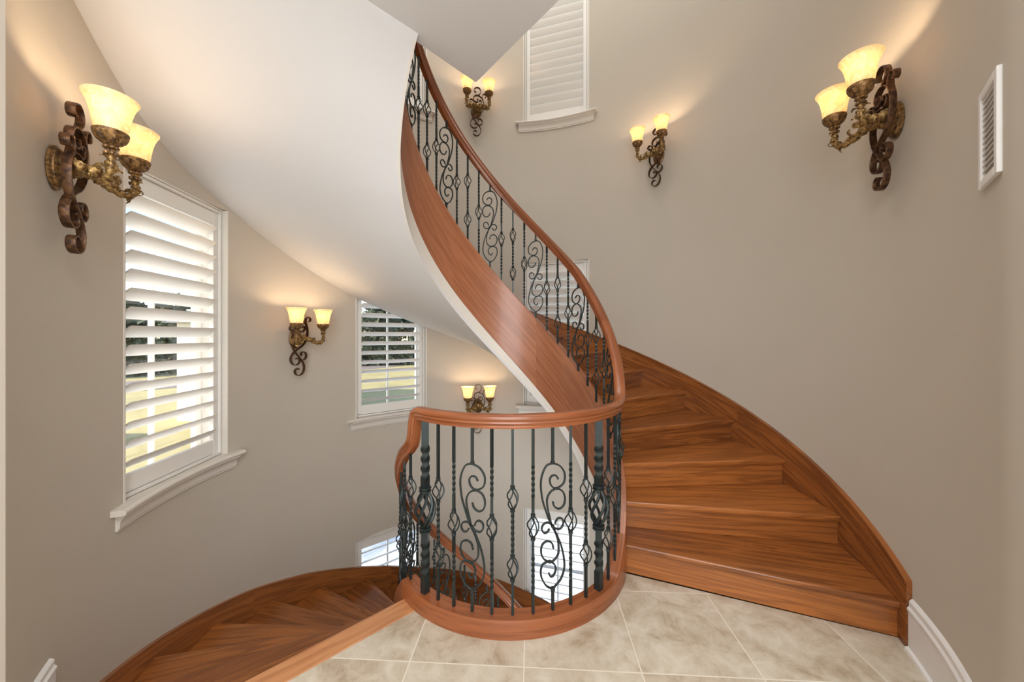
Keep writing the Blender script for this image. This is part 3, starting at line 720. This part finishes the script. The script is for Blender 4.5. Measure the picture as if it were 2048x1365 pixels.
        lo_ = bpy.data.objects.new('sconce_light', ld); C.objects.link(lo_); lo_.parent = s; lo_.location = (c[0], c[1], .236)
    return s
sl = [(-149.33, 2.08, 'large bronze sconce in the left foreground, nearest on the left wall'),
      (157.2, 1.406, 'bronze scroll sconce between the two left windows'),
      (99.8, .575, 'sconce on the far wall just above the level handrail'),
      (100.1, 4.19, 'highest sconce, just beneath the pointed ceiling corner'),
      (38.4, 3.30, 'sconce on the bare wall right of the upper window'),
      (-21.9, 2.47, 'large bronze sconce on the right wall, left of the air vent')]
base = sconce_proto()
for i, (a, z, lb) in enumerate(sl):
    if i == 0: o = base
    else:
        o = base.copy(); C.objects.link(o)
        for ch in list(base.children): c = ch.copy(); C.objects.link(c); c.parent = o
    o.location = P3(RW-.001, a, z); o.rotation_euler = (0, 0, R_(a+90))
    o['label'] = lb; o['category'] = 'wall lamp'; o['group'] = 'two-armed wall sconces'

# ------------------------------------------------------------------ outdoors
GZ = -3.75
def sq(x0, y0, x1, y1, z0, z1, m, name, parent=None):
    mb = MB(); mb.box(((x0+x1)/2, (y0+y1)/2, (z0+z1)/2), (x1-x0, y1-y0, z1-z0)); return mb.build(name, m, parent, smooth=0)
g = sq(-260, -200, 200, 260, GZ-.2, GZ, M['grass'], 'lawn'); struct(g, 'dry yellow lawn')
mb = MB(); mb.prism([(11*math.cos(R_(a)), 11*math.sin(R_(a))+1) for a in range(0, 360, 6)], GZ, GZ+.04); struct(mb.build('patio', M['patio'], smooth=0), 'pale patio round the house')
dr = Vector((math.cos(R_(150)), math.sin(R_(150)))); nr_ = Vector((-dr.y, dr.x))
mb = MB(); mb.prism([tuple(dr*46+nr_*t_) for t_ in (-150, 150)]+[tuple(dr*57+nr_*t_) for t_ in (150, -150)], GZ, GZ+.03); struct(mb.build('road', M['road'], smooth=0), 'brown road beyond the lawn')
def tree_mesh(seed, hgt, rad, n_=1500, low=.12):
    rnd = random.Random(seed); mb = MB()
    blobs = [(rnd.uniform(-.6, .6)*rad, rnd.uniform(-.6, .6)*rad, rnd.uniform(low+.1, .85)*hgt, rnd.uniform(.35, .6)*rad) for _ in range(9)]
    for _ in range(n_):
        b_ = rnd.choice(blobs); th = rnd.uniform(0, 2*PI); ph = math.acos(rnd.uniform(-1, 1)); r = b_[3]*rnd.uniform(.6, 1.05)
        c = Vector((b_[0]+r*math.sin(ph)*math.cos(th), b_[1]+r*math.sin(ph)*math.sin(th), max(.1, b_[2]+r*math.cos(ph))))
        s_ = rnd.uniform(.22, .5)*rad/3.5; q = Matrix.Rotation(rnd.uniform(0, 6), 3, Vector((rnd.uniform(-1, 1), rnd.uniform(-1, 1), rnd.uniform(-1, 1))).normalized())
        mb.poly([c+q @ Vector(p)*s_ for p in ((-1, -.3, 0), (0, -.5, .2), (1, 0, 0), (.2, .6, -.1), (-.8, .4, .1))])
    return mb
mb = MB(); rh = random.Random(11)
for i in range(9000):
    a = 94+58*rh.random(); d = 66+rh.uniform(-1, 1.2); zz = GZ+rh.random()**.8*(4.6+.8*math.sin(a*1.7)+.5*math.sin(a*4.1)); c = P3(d, a, zz)
    q = Matrix.Rotation(rh.uniform(0, 6), 3, Vector((rh.uniform(-1, 1), rh.uniform(-1, 1), rh.uniform(-1, 1))).normalized()); z_ = rh.uniform(.3, .75)
    mb.poly([c+q @ Vector(p)*z_ for p in ((-1, -.3, 0), (0, -.5, .2), (1, 0, 0), (.2, .6, -.1), (-.8, .4, .1))])
o = mb.build('hedge', M['leaf'], smooth=0, fix=False); o['kind'] = 'stuff'; o['label'] = 'dense dark hedge of shrubs closing the far side of the lawn'; o['category'] = 'hedge'
tp = []
for sd, (h_, r_) in enumerate(((12, 5), (10, 4.5), (14, 5.5))):
    e = empty('tree', (0, 0, 0)); f = tree_mesh(sd, h_, r_).build('foliage', M['leaf'], None, smooth=0, fix=False); f.parent = e
    mb = MB(); mb.tube([(0, 0, -.05), (.1, 0, h_*.25), (.2, .1, h_*.6)], [.3, .24, .1], 8); t = mb.build('trunk', M['bark'], None); t.parent = e
    tp.append([e, False])
rnd = random.Random(3)
for i in range(13):
    a = 96+i*4.6; d = 74 if i % 2 else 88; e, used = tp[i % 3]
    if used:
        o = e.copy(); C.objects.link(o)
        for ch in e.children: c = ch.copy(); C.objects.link(c); c.parent = o
    else: o = e; tp[i % 3][1] = True
    o.location = (d*math.cos(R_(a)), d*math.sin(R_(a)), GZ); o.rotation_euler = (0, 0, rnd.uniform(0, 6))
    o['label'] = 'dark leafy tree in the far row beyond the lawn'; o['category'] = 'tree'; o['group'] = 'far row of trees'
def palm(loc, h, n_, L, label, seed):
    rnd = random.Random(seed); e = empty('palm_tree', loc, label, 'palm')
    mb = MB(); mb.tube([(loc[0], loc[1], loc[2]-.02), (loc[0]+.1, loc[1], loc[2]+h*.5), (loc[0]+.05, loc[1]+.05, loc[2]+h)], [.13, .10, .09], 10); mb.build('trunk', M['bark'], e)
    top = Vector((loc[0]+.05, loc[1]+.05, loc[2]+h))
    for k in range(n_):
        a = 2*PI*k/n_+rnd.uniform(-.2, .2); el = rnd.uniform(.2, 1.1); mb = MB(); pts_ = []
        for i in range(12):
            t = i/11; x = L*t*math.cos(el)*(1-.1*t); z = L*(t*math.sin(el)-.75*t*t)
            pts_.append(top+Vector((x*math.cos(a), x*math.sin(a), z)))
        mb.tube(pts_, [.012*(1-.07*i) for i in range(12)], 4)
        for i in range(1, 12):
            for sub in (0, .5):
                p = pts_[i-1].lerp(pts_[i], sub); d = (pts_[i]-pts_[i-1]).normalized(); sdv = d.cross(Vector((0, 0, 1))).normalized()
                for sg in (-1, 1):
                    ll = L*.32*(1-.5*abs(i/11-.45)); tip = p+(sdv*sg+d*.7-Vector((0, 0, .35))).normalized()*ll
                    mb.poly([p-d*.012, p+d*.012, tip]); 
        mb.build('frond', M['palm'], e, smooth=0, fix=False)
palm((-2.15, 9.2, GZ), 3.7, 13, 1.25, 'palm with arching fronds outside the second window', 1)
palm((-4.9, 5.6, GZ), 1.6, 13, 1.5, 'low palm outside the lower window by the descending steps', 2)
# neighbouring house west
hb = empty('house', (-16.5, 24.0, GZ), 'white stucco neighbouring house seen through the nearest left window', 'house')
sq(-20, 20, -13, 28, GZ, GZ+6, M['stucco'], 'wall', hb)
mb = MB(); rows = [[(-20.5, 19.5, GZ+6), (-12.5, 19.5, GZ+6), (-12.5, 28.5, GZ+6), (-20.5, 28.5, GZ+6)], [(-18, 23.8, GZ+7.8), (-15, 23.8, GZ+7.8), (-15, 24.2, GZ+7.8), (-18, 24.2, GZ+7.8)]]
mb.grid(rows, closed=True); mb.build('roof', M['roof'], hb, smooth=0)
for x in (-19, -17, -15):
    for z in (.9, 3.6): sq(x, 19.96, x+1.0, 20.04, GZ+z, GZ+z+1.4, M['winglass'], 'window', hb)
# parked car
cx, cy = -20.5, 14.5
cr = empty('car', (cx, cy, GZ), 'dark car parked on the drive below the nearest left window', 'car')
mb = MB(); rows = []
for x, zt_, zb_ in ((-2.2, .62, .35), (-2.0, .85, .28), (-1.3, .92, .25), (1.2, .95, .25), (2.0, .85, .28), (2.25, .6, .35)):
    rows.append([(cx-.85, cy+x, GZ+zb_), (cx+.85, cy+x, GZ+zb_), (cx+.88, cy+x, GZ+(zt_+zb_)/2), (cx+.78, cy+x, GZ+zt_), (cx-.78, cy+x, GZ+zt_), (cx-.88, cy+x, GZ+(zt_+zb_)/2)])
mb.grid(rows, closed=True); mb.build('body', M['car'], cr)
mb = MB(); rows = []
for x, w_, z in ((-1.5, .74, .9), (-.8, .66, 1.38), (.5, .66, 1.42), (1.3, .74, .93)): rows.append([(cx-w_, cy+x, GZ+.88), (cx+w_, cy+x, GZ+.88), (cx+w_*.9, cy+x, GZ+z), (cx-w_*.9, cy+x, GZ+z)])
mb.grid(rows, closed=True); mb.build('cabin', M['winglass'], cr)
for sx in (-1, 1):
    for sy in (-1.35, 1.35):
        mb = MB(); mb.tube([(cx+sx*.86, cy+sy, GZ+.32), (cx+sx*.66, cy+sy, GZ+.32)], .32, 18); mb.build('wheel', M['dark'], cr)
